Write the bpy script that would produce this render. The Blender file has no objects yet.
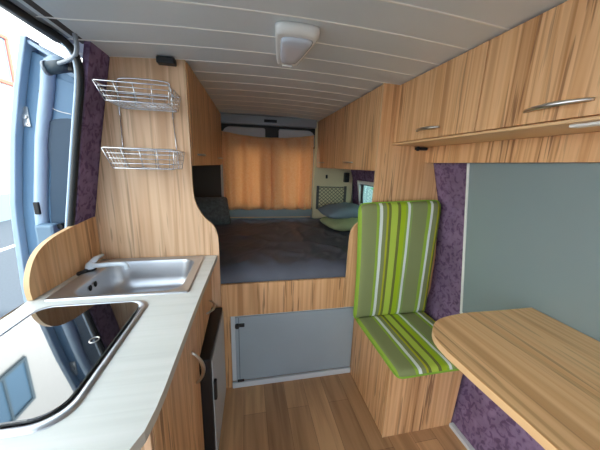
import bpy, bmesh, math, random
from math import sin, cos, pi, radians
from mathutils import Vector, Matrix, noise
random.seed(7)
S = bpy.context.scene
COL = S.collection

# ------------------------------------------------------------------ camera
CAMH = 1.42
P_, Y_, R_ = radians(12.83), radians(11.83), radians(1.74)
w = Vector((sin(Y_)*cos(P_), cos(Y_)*cos(P_), -sin(P_)))
r = w.cross(Vector((0, 0, 1))).normalized()
u = r.cross(w)
r2 = cos(R_)*r + sin(R_)*u
u2 = -sin(R_)*r + cos(R_)*u
cam = bpy.data.objects.new('camera', bpy.data.cameras.new('camera'))
COL.objects.link(cam)
m = Matrix((r2, u2, -w)).transposed().to_4x4()
m.translation = Vector((0, 0, CAMH))
cam.matrix_world = m
cam.data.sensor_width = 36
cam.data.lens = 262.1/600*36
cam.data.clip_start = 0.02
S.camera = cam

# ------------------------------------------------------------------ world, sun, exposure
wd = bpy.data.worlds.new('world'); S.world = wd; wd.use_nodes = True
bg = wd.node_tree.nodes['Background']
bg.inputs[0].default_value = (0.74, 0.88, 1.0, 1)
bg.inputs[1].default_value = 1.0
sun = bpy.data.lights.new('sun', 'SUN'); sun.energy = 3.0; sun.angle = radians(3); sun.color = (1, .95, .88)
so = bpy.data.objects.new('sun', sun); COL.objects.link(so)
so.rotation_euler = Vector((-0.75, 0.25, -0.62)).to_track_quat('-Z', 'Y').to_euler()
def portal(name, loc, direction, sx, sy):
    l = bpy.data.lights.new(name, 'AREA'); l.shape = 'RECTANGLE'; l.size = sx; l.size_y = sy
    l.cycles.is_portal = True
    o = bpy.data.objects.new(name, l); COL.objects.link(o); o.location = loc
    o.rotation_euler = Vector(direction).to_track_quat('-Z', 'Y').to_euler()
portal('door_portal', (-0.86, 0.35, 0.95), (1, 0, 0), 1.95, 1.95)
portal('cab_portal', (0.2, -1.32, 1.15), (0, 1, 0), 1.9, 1.3)
portal('rear_portal', (0.23, 3.02, 1.3), (0, -1, 0), 1.0, 0.75)
S.view_settings.view_transform = 'Standard'
S.view_settings.look = 'None'
S.view_settings.gamma = 1
S.view_settings.use_curve_mapping = False
S.view_settings.exposure = 2.14
S.cycles.max_bounces = 10
S.cycles.diffuse_bounces = 6
S.cycles.sample_clamp_indirect = 6

# ------------------------------------------------------------------ materials
def lin(c):
    return tuple(((x/255)/12.92 if x/255 <= .04045 else ((x/255+.055)/1.055)**2.4) for x in c) + (1,)
def mat(name, col, rough=.5, metal=0, spec=.5, coat=0, bump=0, bscale=200, var=0, vscale=4):
    M = bpy.data.materials.new(name); M.use_nodes = True
    nt = M.node_tree; b = nt.nodes['Principled BSDF']
    c = lin(col)
    b.inputs['Base Color'].default_value = c
    b.inputs['Roughness'].default_value = rough
    b.inputs['Metallic'].default_value = metal
    b.inputs['Specular IOR Level'].default_value = spec
    b.inputs['Coat Weight'].default_value = coat
    tc = nt.nodes.new('ShaderNodeTexCoord')
    if var:
        n = nt.nodes.new('ShaderNodeTexNoise'); n.inputs['Scale'].default_value = vscale; n.inputs['Detail'].default_value = 4
        nt.links.new(tc.outputs['Object'], n.inputs['Vector'])
        rp = nt.nodes.new('ShaderNodeValToRGB')
        rp.color_ramp.elements[0].position = .3; rp.color_ramp.elements[1].position = .7
        rp.color_ramp.elements[0].color = tuple(x*(1-var) for x in c[:3]) + (1,)
        rp.color_ramp.elements[1].color = tuple(min(1, x*(1+var)) for x in c[:3]) + (1,)
        nt.links.new(n.outputs[0], rp.inputs[0]); nt.links.new(rp.outputs[0], b.inputs['Base Color'])
    if bump:
        n = nt.nodes.new('ShaderNodeTexNoise'); n.inputs['Scale'].default_value = bscale
        nt.links.new(tc.outputs['Object'], n.inputs['Vector'])
        bp = nt.nodes.new('ShaderNodeBump'); bp.inputs['Strength'].default_value = bump; bp.inputs['Distance'].default_value = .002
        nt.links.new(n.outputs[0], bp.inputs['Height']); nt.links.new(bp.outputs[0], b.inputs['Normal'])
    return M

def ramp(nt, stops, interp='LINEAR'):
    rp = nt.nodes.new('ShaderNodeValToRGB'); e = rp.color_ramp; e.interpolation = interp
    while len(e.elements) < len(stops): e.elements.new(.5)
    for el, (p, c) in zip(e.elements, stops):
        el.position = p; el.color = c if len(c) == 4 else lin(c)
    return rp

def wood(name, axis='Z', light=(230, 184, 136), mid=(210, 158, 108), dark=(136, 88, 54), off=0, scale=1.0, streak=1.0, rough=.42):
    """laminate with long grain running along AXIS: broad bands, fine lines and short dark dashes"""
    M = bpy.data.materials.new(name); M.use_nodes = True
    nt = M.node_tree; b = nt.nodes['Principled BSDF']; L = nt.links
    b.inputs['Roughness'].default_value = rough
    b.inputs['Specular IOR Level'].default_value = .4
    tc = nt.nodes.new('ShaderNodeTexCoord')
    def noi(across, along, detail, seed, dist=0):
        mp = nt.nodes.new('ShaderNodeMapping')
        s = [across*scale]*3; s['XYZ'.index(axis)] = along*scale
        mp.inputs['Scale'].default_value = s; mp.inputs['Location'].default_value = (seed+off, seed*1.7+off, seed*.3+off)
        L.new(tc.outputs['Object'], mp.inputs[0])
        n = nt.nodes.new('ShaderNodeTexNoise'); n.inputs['Scale'].default_value = 1; n.inputs['Detail'].default_value = detail
        n.inputs['Distortion'].default_value = dist
        L.new(mp.outputs[0], n.inputs['Vector']); return n
    broad = noi(15, .45, 2, 1.3)
    rb = ramp(nt, [(.30, mid), (.42, light), (.5, mid), (.56, light), (.68, dark)])
    rb.color_ramp.elements[4].color = tuple(.72*a+.28*c for a, c in zip(lin(mid), lin(dark)))
    L.new(broad.outputs[0], rb.inputs[0])
    fine = noi(75, 1.0, 3, 7.1)
    rf = ramp(nt, [(.3, (1, 1, 1, 1)), (.52, (1, 1, 1, 1)), (.66, (.66, .56, .46, 1))])
    L.new(fine.outputs[0], rf.inputs[0])
    m1 = nt.nodes.new('ShaderNodeMixRGB'); m1.blend_type = 'MULTIPLY'; m1.inputs[0].default_value = .9*streak
    L.new(rb.outputs[0], m1.inputs[1]); L.new(rf.outputs[0], m1.inputs[2])
    dash = noi(85, 3.6, 1.5, 3.9, .35)
    rd = ramp(nt, [(.0, (0, 0, 0, 1)), (.595, (0, 0, 0, 1)), (.65, (1, 1, 1, 1))])
    L.new(dash.outputs[0], rd.inputs[0])
    msk = noi(8, .35, 1, 9.4)
    rm = ramp(nt, [(.42, (.12, .12, .12, 1)), (.58, (1, 1, 1, 1))]); L.new(msk.outputs[0], rm.inputs[0])
    mf = nt.nodes.new('ShaderNodeMath'); mf.operation = 'MULTIPLY'; mf.inputs[1].default_value = .95*streak
    L.new(rm.outputs[0], mf.inputs[0]); L.new(mf.outputs[0], m1.inputs[0])
    ms = nt.nodes.new('ShaderNodeMath'); ms.operation = 'MULTIPLY'
    L.new(rd.outputs[0], ms.inputs[0]); L.new(mf.outputs[0], ms.inputs[1])
    md_ = nt.nodes.new('ShaderNodeMath'); md_.operation = 'MULTIPLY'; md_.inputs[1].default_value = .72; L.new(ms.outputs[0], md_.inputs[0]); ms = md_
    m2 = nt.nodes.new('ShaderNodeMixRGB'); m2.inputs[2].default_value = lin(tuple(c*.82 for c in dark))
    L.new(ms.outputs[0], m2.inputs[0]); L.new(m1.outputs[0], m2.inputs[1])
    L.new(m2.outputs[0], b.inputs['Base Color'])
    return M

def fabric_purple():
    M = bpy.data.materials.new('purple_fabric'); M.use_nodes = True
    nt = M.node_tree; b = nt.nodes['Principled BSDF']; L = nt.links
    b.inputs['Roughness'].default_value = .95; b.inputs['Specular IOR Level'].default_value = .1
    tc = nt.nodes.new('ShaderNodeTexCoord')
    v = nt.nodes.new('ShaderNodeTexNoise'); v.inputs['Scale'].default_value = 34; v.inputs['Detail'].default_value = 2.2; v.inputs['Distortion'].default_value = .8
    L.new(tc.outputs['Object'], v.inputs['Vector'])
    r1 = ramp(nt, [(.0, (146, 126, 154)), (.50, (132, 110, 140)), (.6, (106, 84, 114)), (1, (96, 74, 104))])
    L.new(v.outputs[0], r1.inputs[0])
    v2 = nt.nodes.new('ShaderNodeTexNoise'); v2.inputs['Scale'].default_value = 9; v2.inputs['Detail'].default_value = 5
    L.new(tc.outputs['Object'], v2.inputs['Vector'])
    r3 = ramp(nt, [(.35, (.8, .8, .8, 1)), (.65, (1.1, 1.1, 1.1, 1))]); L.new(v2.outputs[0], r3.inputs[0])
    mx = nt.nodes.new('ShaderNodeMixRGB'); mx.blend_type = 'MULTIPLY'; mx.inputs[0].default_value = 1
    L.new(r1.outputs[0], mx.inputs[1]); L.new(r3.outputs[0], mx.inputs[2]); L.new(mx.outputs[0], b.inputs['Base Color'])
    return M

def stripes():
    M = bpy.data.materials.new('striped_fabric'); M.use_nodes = True
    nt = M.node_tree; b = nt.nodes['Principled BSDF']; L = nt.links
    b.inputs['Roughness'].default_value = .9; b.inputs['Specular IOR Level'].default_value = .15
    tc = nt.nodes.new('ShaderNodeTexCoord'); sx = nt.nodes.new('ShaderNodeSeparateXYZ')
    L.new(tc.outputs['UV'], sx.inputs[0])
    ol, lm, wh, dk, br, ye, mg = (138, 148, 100), (152, 184, 72), (226, 234, 226), (116, 124, 64), (182, 206, 82), (182, 184, 50), (144, 168, 98)
    st = [(0, lm), (.02, ol), (.19, lm), (.215, mg), (.225, wh), (.26, ol), (.305, ye), (.33, dk), (.36, br), (.44, dk), (.475, (168, 196, 44)),
          (.535, lm), (.56, wh), (.592, mg), (.62, ol), (.80, lm), (.84, wh), (.872, ol), (.93, ye), (.955, dk), (.975, lm)]
    rp = ramp(nt, st, 'CONSTANT'); L.new(sx.outputs[0], rp.inputs[0])
    n = nt.nodes.new('ShaderNodeTexNoise'); n.inputs['Scale'].default_value = 420
    L.new(tc.outputs['Object'], n.inputs['Vector'])
    bp = nt.nodes.new('ShaderNodeBump'); bp.inputs['Strength'].default_value = .25; bp.inputs['Distance'].default_value = .002
    L.new(n.outputs[0], bp.inputs['Height']); L.new(bp.outputs[0], b.inputs['Normal'])
    L.new(rp.outputs[0], b.inputs['Base Color'])
    return M

def floor_mat():
    M = bpy.data.materials.new('oak_planks'); M.use_nodes = True
    nt = M.node_tree; b = nt.nodes['Principled BSDF']; L = nt.links
    b.inputs['Roughness'].default_value = .42
    tc = nt.nodes.new('ShaderNodeTexCoord')
    mp = nt.nodes.new('ShaderNodeMapping'); mp.inputs['Rotation'].default_value = (0, 0, pi/2); mp.inputs['Location'].default_value = (.1, .033, 0)
    L.new(tc.outputs['Object'], mp.inputs[0])
    bk = nt.nodes.new('ShaderNodeTexBrick'); bk.inputs['Scale'].default_value = 1
    bk.inputs['Brick Width'].default_value = .85; bk.inputs['Row Height'].default_value = .128; bk.inputs['Mortar Size'].default_value = .0009
    bk.offset = .37; bk.offset_frequency = 2
    bk.inputs['Color1'].default_value = lin((196, 156, 114)); bk.inputs['Color2'].default_value = lin((156, 120, 86)); bk.inputs['Mortar'].default_value = lin((112, 82, 58))
    L.new(mp.outputs[0], bk.inputs['Vector'])
    m2 = nt.nodes.new('ShaderNodeMapping'); m2.inputs['Scale'].default_value = (26, 1.6, 26)
    L.new(tc.outputs['Object'], m2.inputs[0])
    n = nt.nodes.new('ShaderNodeTexNoise'); n.inputs['Scale'].default_value = 1; n.inputs['Detail'].default_value = 5; n.inputs['Distortion'].default_value = .6
    L.new(m2.outputs[0], n.inputs['Vector'])
    r3 = ramp(nt, [(.3, (.72, .68, .62, 1)), (.6, (1.12, 1.12, 1.12, 1))]); L.new(n.outputs[0], r3.inputs[0])
    mx = nt.nodes.new('ShaderNodeMixRGB'); mx.blend_type = 'MULTIPLY'; mx.inputs[0].default_value = 1
    L.new(bk.outputs[0], mx.inputs[1]); L.new(r3.outputs[0], mx.inputs[2]); L.new(mx.outputs[0], b.inputs['Base Color'])
    return M

def worktop_mat():
    M = bpy.data.materials.new('pale_laminate'); M.use_nodes = True
    nt = M.node_tree; b = nt.nodes['Principled BSDF']; L = nt.links
    b.inputs['Roughness'].default_value = .38
    tc = nt.nodes.new('ShaderNodeTexCoord')
    m2 = nt.nodes.new('ShaderNodeMapping'); m2.inputs['Scale'].default_value = (1.8, 40, 40)
    L.new(tc.outputs['Object'], m2.inputs[0])
    n = nt.nodes.new('ShaderNodeTexNoise'); n.inputs['Scale'].default_value = 1; n.inputs['Detail'].default_value = 6; n.inputs['Distortion'].default_value = .4
    L.new(m2.outputs[0], n.inputs['Vector'])
    r3 = ramp(nt, [(.3, (206, 211, 208)), (.5, (213, 218, 215)), (.7, (218, 222, 220))]); L.new(n.outputs[0], r3.inputs[0])
    L.new(r3.outputs[0], b.inputs['Base Color'])
    return M

def thin_glass(name, tint=(1, 1, 1, 1), rough=.02, mixv=.12):
    M = bpy.data.materials.new(name); M.use_nodes = True
    nt = M.node_tree; nt.nodes.clear(); L = nt.links
    o = nt.nodes.new('ShaderNodeOutputMaterial'); t = nt.nodes.new('ShaderNodeBsdfTransparent'); g = nt.nodes.new('ShaderNodeBsdfGlossy')
    t.inputs[0].default_value = tint; g.inputs['Roughness'].default_value = rough
    mx = nt.nodes.new('ShaderNodeMixShader'); mx.inputs[0].default_value = mixv
    L.new(t.outputs[0], mx.inputs[1]); L.new(g.outputs[0], mx.inputs[2]); L.new(mx.outputs[0], o.inputs[0])
    return M

def curtain_mat():
    M = bpy.data.materials.new('orange_curtain'); M.use_nodes = True
    nt = M.node_tree; nt.nodes.clear(); L = nt.links
    o = nt.nodes.new('ShaderNodeOutputMaterial'); d = nt.nodes.new('ShaderNodeBsdfDiffuse'); t = nt.nodes.new('ShaderNodeBsdfTranslucent')
    tc = nt.nodes.new('ShaderNodeTexCoord'); n = nt.nodes.new('ShaderNodeTexNoise'); n.inputs['Scale'].default_value = 60; n.inputs['Detail'].default_value = 4
    L.new(tc.outputs['Object'], n.inputs['Vector'])
    rp = ramp(nt, [(.3, (246, 202, 152)), (.7, (252, 216, 172))]); L.new(n.outputs[0], rp.inputs[0])
    L.new(rp.outputs[0], d.inputs[0]); L.new(rp.outputs[0], t.inputs[0])
    mx = nt.nodes.new('ShaderNodeMixShader'); mx.inputs[0].default_value = .45
    L.new(d.outputs[0], mx.inputs[1]); L.new(t.outputs[0], mx.inputs[2]); L.new(mx.outputs[0], o.inputs[0])
    return M

W_Z = wood('wood_upright', 'Z')
W_Z2 = wood('wood_upright_b', 'Z', off=5.3)
W_Z3 = wood('wood_upright_c', 'Z', off=11.7)
W_PALE = wood('wood_pale_panel', 'Z', light=(228, 192, 156), mid=(214, 172, 134), dark=(172, 124, 88), off=2.2, scale=.8, streak=.7)
W_Y = wood('wood_table', 'Y', light=(242, 202, 148), mid=(228, 180, 124), dark=(156, 108, 66), off=3.1, streak=.8, scale=.75, rough=.32)
EDGE = mat('wood_edge_band', (224, 184, 136), .4)
PURPLE = fabric_purple()
STRIPE = stripes()
FLOOR = floor_mat()
TOP = worktop_mat()
TOPEDGE = mat('worktop_edge', (198, 192, 178), .4)
CURT = curtain_mat()
CEIL = mat('ceiling_board', (216, 223, 226), .45, var=.03, vscale=3)
BEAD = mat('ceiling_bead', (236, 236, 230), .3)
STEEL = mat('brushed_steel', (196, 200, 206), .38, 1, bump=.05, bscale=90)
CHROME = mat('chrome', (215, 218, 222), .12, 1)
SATIN = mat('satin_nickel', (208, 208, 206), .28, 1)
BGLASS = mat('black_glass', (14, 15, 17), .03, 0, .9, coat=1)
BLACK = mat('black_plastic', (22, 22, 24), .45)
RUBBER = mat('black_rubber', (24, 26, 28), .55)
WHITE = mat('white_plastic', (232, 234, 232), .35)
OPAL = mat('opal_lens', (206, 216, 230), .2)
GREYP = mat('grey_panel', (132, 148, 150), .35, spec=.4, var=.03, vscale=2)
DOORP = mat('grey_door_panel', (156, 170, 178), .4, var=.03, vscale=5)
ALU = mat('aluminium_trim', (206, 212, 216), .4)
FRIDGEF = mat('fridge_front', (176, 178, 176), .4)
SHEET = mat('charcoal_sheet', (88, 92, 104), .55, bump=.3, bscale=60, var=.12, vscale=6)
PILG = mat('blue_grey_cotton', (120, 138, 152), .9, bump=.3, bscale=180, var=.06)
PILGR = mat('pale_green_cotton', (160, 172, 128), .9, bump=.3, bscale=180, var=.06)
PILD = mat('dark_grey_cotton', (104, 110, 110), .9, bump=.4, bscale=120, var=.3, vscale=40)
LIME = mat('lime_piping', (142, 186, 62), .8)
BEIGE = mat('beige_board', (228, 216, 176), .7, var=.04, vscale=3)
NETM = mat('grey_net_cord', (96, 94, 92), .8)
PAINT = mat('sky_tinted_paint', (166, 190, 212), .3, coat=.4)  # grey-blue paint; part of the blue is sky light put into the colour
PAINTD = mat('sky_tinted_lining', (104, 140, 170), .5)  # lining tone includes the blue sky light falling on the door
GREYMET = mat('grey_metal', (150, 158, 166), .4, .2)
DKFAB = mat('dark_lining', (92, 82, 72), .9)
VAN = mat('van_shell', (190, 194, 198), .6)
HEADC = mat('brown_header_lining', (74, 66, 62), .8)
BUILDW = mat('white_render', (236, 236, 232), .9, bump=.2, bscale=8, var=.02)
PLINTH = mat('blue_grey_plinth', (112, 134, 146), .8)
ASPH = mat('asphalt', (66, 75, 84), .95, var=.1, vscale=30)
ROADW = mat('road_paint', (220, 222, 222), .8)
REDW = mat('terracotta_frame', (196, 104, 84), .6)
WPANE = mat('street_window_glass', (110, 150, 180), .08, 0, .8)
GLASS = thin_glass('window_glass')
GREENOUT = mat('green_leaves', (110, 170, 130), .8, var=.3, vscale=14)

# ------------------------------------------------------------------ mesh helpers
def new(): return bmesh.new()
def quadify(bm, vs, faces, mi=0):
    bv = [bm.verts.new(v) for v in vs]
    for f in faces:
        try:
            fc = bm.faces.new([bv[i] for i in f]); fc.material_index = mi
        except ValueError: pass
    return bv
def box(bm, x0, x1, y0, y1, z0, z1, bev=0, mi=0, seg=2):
    b2 = bmesh.new()
    bmesh.ops.create_cube(b2, size=1)
    for v in b2.verts:
        v.co = Vector((x0+(x1-x0)*(v.co.x+.5), y0+(y1-y0)*(v.co.y+.5), z0+(z1-z0)*(v.co.z+.5)))
    if bev: bmesh.ops.bevel(b2, geom=b2.edges[:], offset=bev, segments=seg, profile=.5, affect='EDGES')
    merge(bm, b2, mi)
def merge(bm, b2, mi=0, M=None):
    mp = {}
    for v in b2.verts: mp[v] = bm.verts.new(M @ v.co if M else v.co)
    for f in b2.faces:
        try:
            nf = bm.faces.new([mp[v] for v in f.verts]); nf.material_index = mi; nf.smooth = f.smooth
        except ValueError: pass
    b2.free()
def prism(bm, pts, axis, a0, a1, bev=0, mi=0, side_mi=None):
    """closed outline PTS (2-D) in the plane normal to AXIS, between a0 and a1"""
    b2 = bmesh.new()
    def P(p, a):
        return {'X': (a, p[0], p[1]), 'Y': (p[0], a, p[1]), 'Z': (p[0], p[1], a)}[axis]
    A = [b2.verts.new(P(p, a0)) for p in pts]; B = [b2.verts.new(P(p, a1)) for p in pts]
    n = len(pts)
    b2.faces.new(A); b2.faces.new(B[::-1])
    sides = [b2.faces.new([A[i], B[i], B[(i+1) % n], A[(i+1) % n]]) for i in range(n)]
    bmesh.ops.recalc_face_normals(b2, faces=b2.faces[:])
    if bev:
        ed = [e for e in b2.edges if len({f in sides for f in e.link_faces}) == 2]
        bmesh.ops.bevel(b2, geom=ed, offset=bev, segments=2, profile=.5, affect='EDGES')
    fm = None
    mp = {v: bm.verts.new(v.co) for v in b2.verts}
    ax = 'XYZ'.index(axis)
    for f in b2.faces:
        nf = bm.faces.new([mp[v] for v in f.verts])
        nf.material_index = (side_mi if side_mi is not None and abs(f.normal[ax]) < .5 else mi)
    b2.free()
def tube(bm, pts, rad, seg=8, closed=False, mi=0, flat=None):
    """round bar through PTS; RAD a number or a list; FLAT squashes the section along local up"""
    pts = [Vector(p) for p in pts]; n = len(pts)
    rs = rad if isinstance(rad, (list, tuple)) else [rad]*n
    rings = []; up = None
    for i, p in enumerate(pts):
        a = pts[(i-1) % n] if closed or i > 0 else p
        b = pts[(i+1) % n] if closed or i < n-1 else p
        t = (b-a).normalized()
        if up is None:
            up = Vector((0, 0, 1)) if abs(t.z) < .9 else Vector((1, 0, 0))
        s = t.cross(up).normalized(); up = s.cross(t).normalized()
        ring = []
        for k in range(seg):
            an = 2*pi*k/seg
            ring.append(bm.verts.new(p+rs[i]*(cos(an)*s+sin(an)*(flat or 1)*up)))
        rings.append(ring)
    for i in range(n if closed else n-1):
        A, B = rings[i], rings[(i+1) % n]
        for k in range(seg):
            f = bm.faces.new([A[k], A[(k+1) % seg], B[(k+1) % seg], B[k]]); f.material_index = mi; f.smooth = True
    if not closed:
        f = bm.faces.new(rings[0][::-1]); f.material_index = mi
        f = bm.faces.new(rings[-1]); f.material_index = mi
def disc(bm, c, axis, rad, h, seg=24, mi=0, bev=0):
    pts = [(c[[1, 0, 0]['XYZ'.index(axis)]]+rad*cos(2*pi*k/seg), c[[2, 2, 1]['XYZ'.index(axis)]]+rad*sin(2*pi*k/seg)) for k in range(seg)]
    a = c['XYZ'.index(axis)]
    prism(bm, pts, axis, a, a+h, bev, mi)
def grid(bm, fn, nu, nv, mi=0, smooth=True, uv=False, close_v=False):
    V = [[bm.verts.new(fn(i/nu, j/nv)) for j in range(nv+1)] for i in range(nu+1)]
    L = bm.loops.layers.uv.verify() if uv else None
    for i in range(nu):
        for j in range(nv):
            f = bm.faces.new([V[i][j], V[i+1][j], V[i+1][j+1], V[i][j+1]]); f.material_index = mi; f.smooth = smooth
            if uv:
                for lp, q in zip(f.loops, ((i, j), (i+1, j), (i+1, j+1), (i, j+1))): lp[L].uv = (q[0]/nu, q[1]/nv)
    return V
def rrect(x0, x1, y0, y1, rad, seg=6):
    """rounded rectangle outline; RAD one number or (x0y0, x1y0, x1y1, x0y1)"""
    rr = rad if isinstance(rad, (tuple, list)) else (rad,)*4
    out = []
    for (cx, cy, a0), q in zip(((x0, y0, pi), (x1, y0, 1.5*pi), (x1, y1, 0), (x0, y1, .5*pi)), rr):
        sx = 1 if cx == x0 else -1; sy = 1 if cy == y0 else -1
        if q <= 0: out.append((cx, cy)); continue
        for k in range(seg+1):
            a = a0+k/seg*pi/2
            out.append((cx+sx*q+q*cos(a), cy+sy*q+q*sin(a)))
    return out
def smoothpts(pts, it=2, closed=False):
    for _ in range(it):
        q = []
        n = len(pts)
        if not closed: q.append(pts[0])
        for i in range(n if closed else n-1):
            a, b = pts[i], pts[(i+1) % n]
            q.append(tuple(.75*x+.25*y for x, y in zip(a, b))); q.append(tuple(.25*x+.75*y for x, y in zip(a, b)))
        if not closed: q.append(pts[-1])
        pts = q
    return pts

def ob(name, bm, mats, parent=None, label=None, cat=None, group=None, kind=None, solid=0, recalc=True):
    if recalc: bmesh.ops.recalc_face_normals(bm, faces=bm.faces[:])
    me = bpy.data.meshes.new(name); bm.to_mesh(me); bm.free()
    for x in (mats if isinstance(mats, (list, tuple)) else [mats]): me.materials.append(x)
    o = bpy.data.objects.new(name, me); COL.objects.link(o)
    if parent is not None:
        o.parent = parent
        root = parent
        while root.parent: root = root.parent
        if parent is root: o.matrix_parent_inverse = Matrix.Translation(-Vector(root.location))
    if label: o['label'] = label
    if cat: o['category'] = cat
    if group: o['group'] = group
    if kind: o['kind'] = kind
    if solid:
        md = o.modifiers.new('solid', 'SOLIDIFY'); md.thickness = solid; md.offset = 0
    return o
def thing(name, label, cat, loc=(0, 0, 0), group=None):
    o = bpy.data.objects.new(name, None); COL.objects.link(o); o.location = loc; o.empty_display_size = .05
    o['label'] = label; o['category'] = cat
    if group: o['group'] = group
    return o
def struct(name, bm, mats): return ob(name, bm, mats, kind='structure')

def arch(x): return 1.876+.028*max(0, 1-((x-.13)/.74)**2)
def rightx(z):
    P = [(0, 1.13), (.3, 1.20), (.6, 1.262), (.85, 1.264), (1.2, 1.227), (1.45, 1.150), (1.6, 1.125), (1.95, 1.06)]
    for (a, xa), (b, xb) in zip(P, P[1:]):
        if z <= b: return xa+(xb-xa)*(z-a)/(b-a)
    return P[-1][1]
def leftx(z):
    P = [(0, -.74), (.5, -.79), (.95, -.79), (1.12, -.755), (1.5, -.68), (1.9, -.595)]
    for (a, xa), (b, xb) in zip(P, P[1:]):
        if z <= b: return xa+(xb-xa)*(z-a)/(b-a)
    return P[-1][1]

# ================================================================== SETTING
YB = 2.90       # back wall
YF = -1.30      # behind the camera, where the cab begins
bm = new(); box(bm, -.86, 1.30, YF, YB+.05, -.06, 0); struct('floor', bm, FLOOR)
# ceiling: boards across the van with pale beads at the joints
bm = new()
ys = [0.995+.162*k for k in range(-15, 13)]
xs = [-.74+1.94*k/24 for k in range(25)]
def cprof(x): return arch(x)
rows = []
yy = [YF]
for y in ys:
    if YF < y-.004 and y+.004 < YB: yy += [y-.0045, y-.002, y+.002, y+.0045]
yy.append(YB+.03)
V = []
for i, y in enumerate(yy):
    k = (i-1) % 4
    dz = 0
    if 0 < i < len(yy)-1 and k in (1, 2): dz = -.0025
    V.append([bm.verts.new((x, y, cprof(x)+dz)) for x in xs])
for i in range(len(yy)-1):
    isb = i > 0 and (i-1) % 4 in (0, 1, 2)
    for j in range(len(xs)-1):
        f = bm.faces.new([V[i][j], V[i][j+1], V[i+1][j+1], V[i+1][j]]); f.material_index = 1 if isb else 0
# outer skin of the roof
quadify(bm, [(-.9, YF, 1.99), (1.35, YF, 1.99), (1.35, YB+.05, 1.99), (-.9, YB+.05, 1.99)], [(0, 1, 2, 3)])
struct('ceiling', bm, [CEIL, BEAD])
# right wall
def wallprof(fx, outx):
    zs = [0, .15, .3, .45, .6, .72, .85, 1.0, 1.2, 1.33, 1.45, 1.6, 1.75, 1.94]
    return [(fx(z), z) for z in zs]
def right_wall(bm, y0, y1, z0=0, z1=1.94, out=.022):
    zs = [z0]+[z for z in (0, .15, .3, .45, .6, .72, .85, 1.0, 1.2, 1.33, 1.45, 1.6, 1.75) if z0 < z < z1]+[z1]
    inn = [(rightx(z), z) for z in zs]
    prism(bm, inn+[(x+out, z) for x, z in inn[::-1]], 'Y', y0, y1)
WY0, WY1, WZ0, WZ1 = 1.80, 2.68, 1.035, 1.245
bm = new()
right_wall(bm, YF, WY0); right_wall(bm, WY1, YB+.05)
right_wall(bm, WY0, WY1, 0, WZ0); right_wall(bm, WY0, WY1, WZ1, 1.94)
struct('wall_right', bm, PURPLE)
# left wall: bed part, pillar piece, front part and roof header over the door opening
def left_wall(bm, y0, y1, z0=0, z1=1.94, out=.06):
    zs = [z0]+[z for z in (0, .5, .95, 1.12, 1.3, 1.5, 1.7, 1.9) if z0 < z < z1]+[z1]
    inn = [(leftx(z), z) for z in zs]
    prism(bm, inn+[(leftx(z)-out, z) for z in zs[::-1]], 'Y', y0, y1)
bm = new(); left_wall(bm, 1.33, YB+.05, out=.022); struct('wall_left', bm, PURPLE)
bm = new(); left_wall(bm, YF, -.55); struct('wall_left_front', bm, PURPLE)
# header: lining, metal channel and dark edge running along the opening
bm = new(); prism(bm, [(-.60, 1.890), (-.60, 1.878), (-.645, 1.876), (-.645, 1.94), (-.6, 1.94)], 'Y', -.55, 1.36); struct('trim_1', bm, HEADC)
bm = new(); prism(bm, [(-.645, 1.880), (-.68, 1.872), (-.68, 1.94), (-.645, 1.94)], 'Y', -.55, 1.36); struct('trim_2', bm, GREYMET)
bm = new(); prism(bm, [(-.68, 1.874), (-.715, 1.866), (-.74, 1.872), (-.74, 1.94), (-.68, 1.94)], 'Y', -.55, 1.36); struct('trim_3', bm, RUBBER)
# back wall with the rear-door windows, and the side boards beside the curtain
bm = new()
RW = [(-.18, .20), (.30, .68)]
xsb = [-.85, -.18, .20, .30, .68, 1.32]
for i in range(5):
    if i in (1, 3):
        box(bm, xsb[i], xsb[i+1], YB+.02, YB+.06, 0, 1.0); box(bm, xsb[i], xsb[i+1], YB+.02, YB+.06, 1.62, 1.95)
    else: box(bm, xsb[i], xsb[i+1], YB+.02, YB+.06, 0, 1.95)
struct('wall_back', bm, VAN)
for k, (a, b) in enumerate(RW):
    bm = new()
    wo = struct('window_%d' % (k+1), bm, RUBBER)
    b2 = bmesh.new(); b2.from_mesh(wo.data)
    for (x0, x1, z0, z1) in ((a, b, 1.0, 1.02), (a, b, 1.6, 1.62), (a, a+.02, 1.02, 1.6), (b-.02, b, 1.02, 1.6)): box(b2, x0, x1, YB+.025, YB+.055, z0, z1)
    b2.to_mesh(wo.data); b2.free()
    bm = new(); box(bm, a+.02, b-.02, YB+.038, YB+.042, 1.02, 1.6); ob('glass', bm, GLASS, wo)
bm = new(); box(bm, .745, 1.20, 2.862, YB+.02, 0, 1.876); struct('wall_back_right', bm, BEIGE)
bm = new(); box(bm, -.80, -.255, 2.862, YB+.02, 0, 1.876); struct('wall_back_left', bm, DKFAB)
bm = new(); box(bm, -.255, .745, 2.872, YB+.02, .60, .948, .008); struct('trim_4', bm, GREYP)
bm = new(); box(bm, -.25, .72, 2.868, 2.874, .842, .852, .002); struct('trim_5', bm, EDGE)
# metal cross member and pale door-top covers over the curtain
bm = new()
box(bm, -.24, .745, 2.84, YB+.02, 1.806, 1.90, .012)
struct('trim_6', bm, GREYMET)
bm = new(); box(bm, .19, .32, 2.832, 2.842, 1.835, 1.862, .004); struct('trim_7', bm, BLACK)
bm = new(); box(bm, -.24, .745, 2.885, YB+.02, 1.60, 1.806); struct('trim_8', bm, RUBBER)
for k, (a, b) in enumerate(((-.225, .205), (.345, .735))):
    bm = new(); prism(bm, rrect(a, b, 1.60, 1.782, (.03, .03, .08, .02) if k else (.03, .03, .02, .08)), 'Y', 2.872, 2.90, .006)
    struct('trim_%d' % (9+k), bm, VAN)
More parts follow.
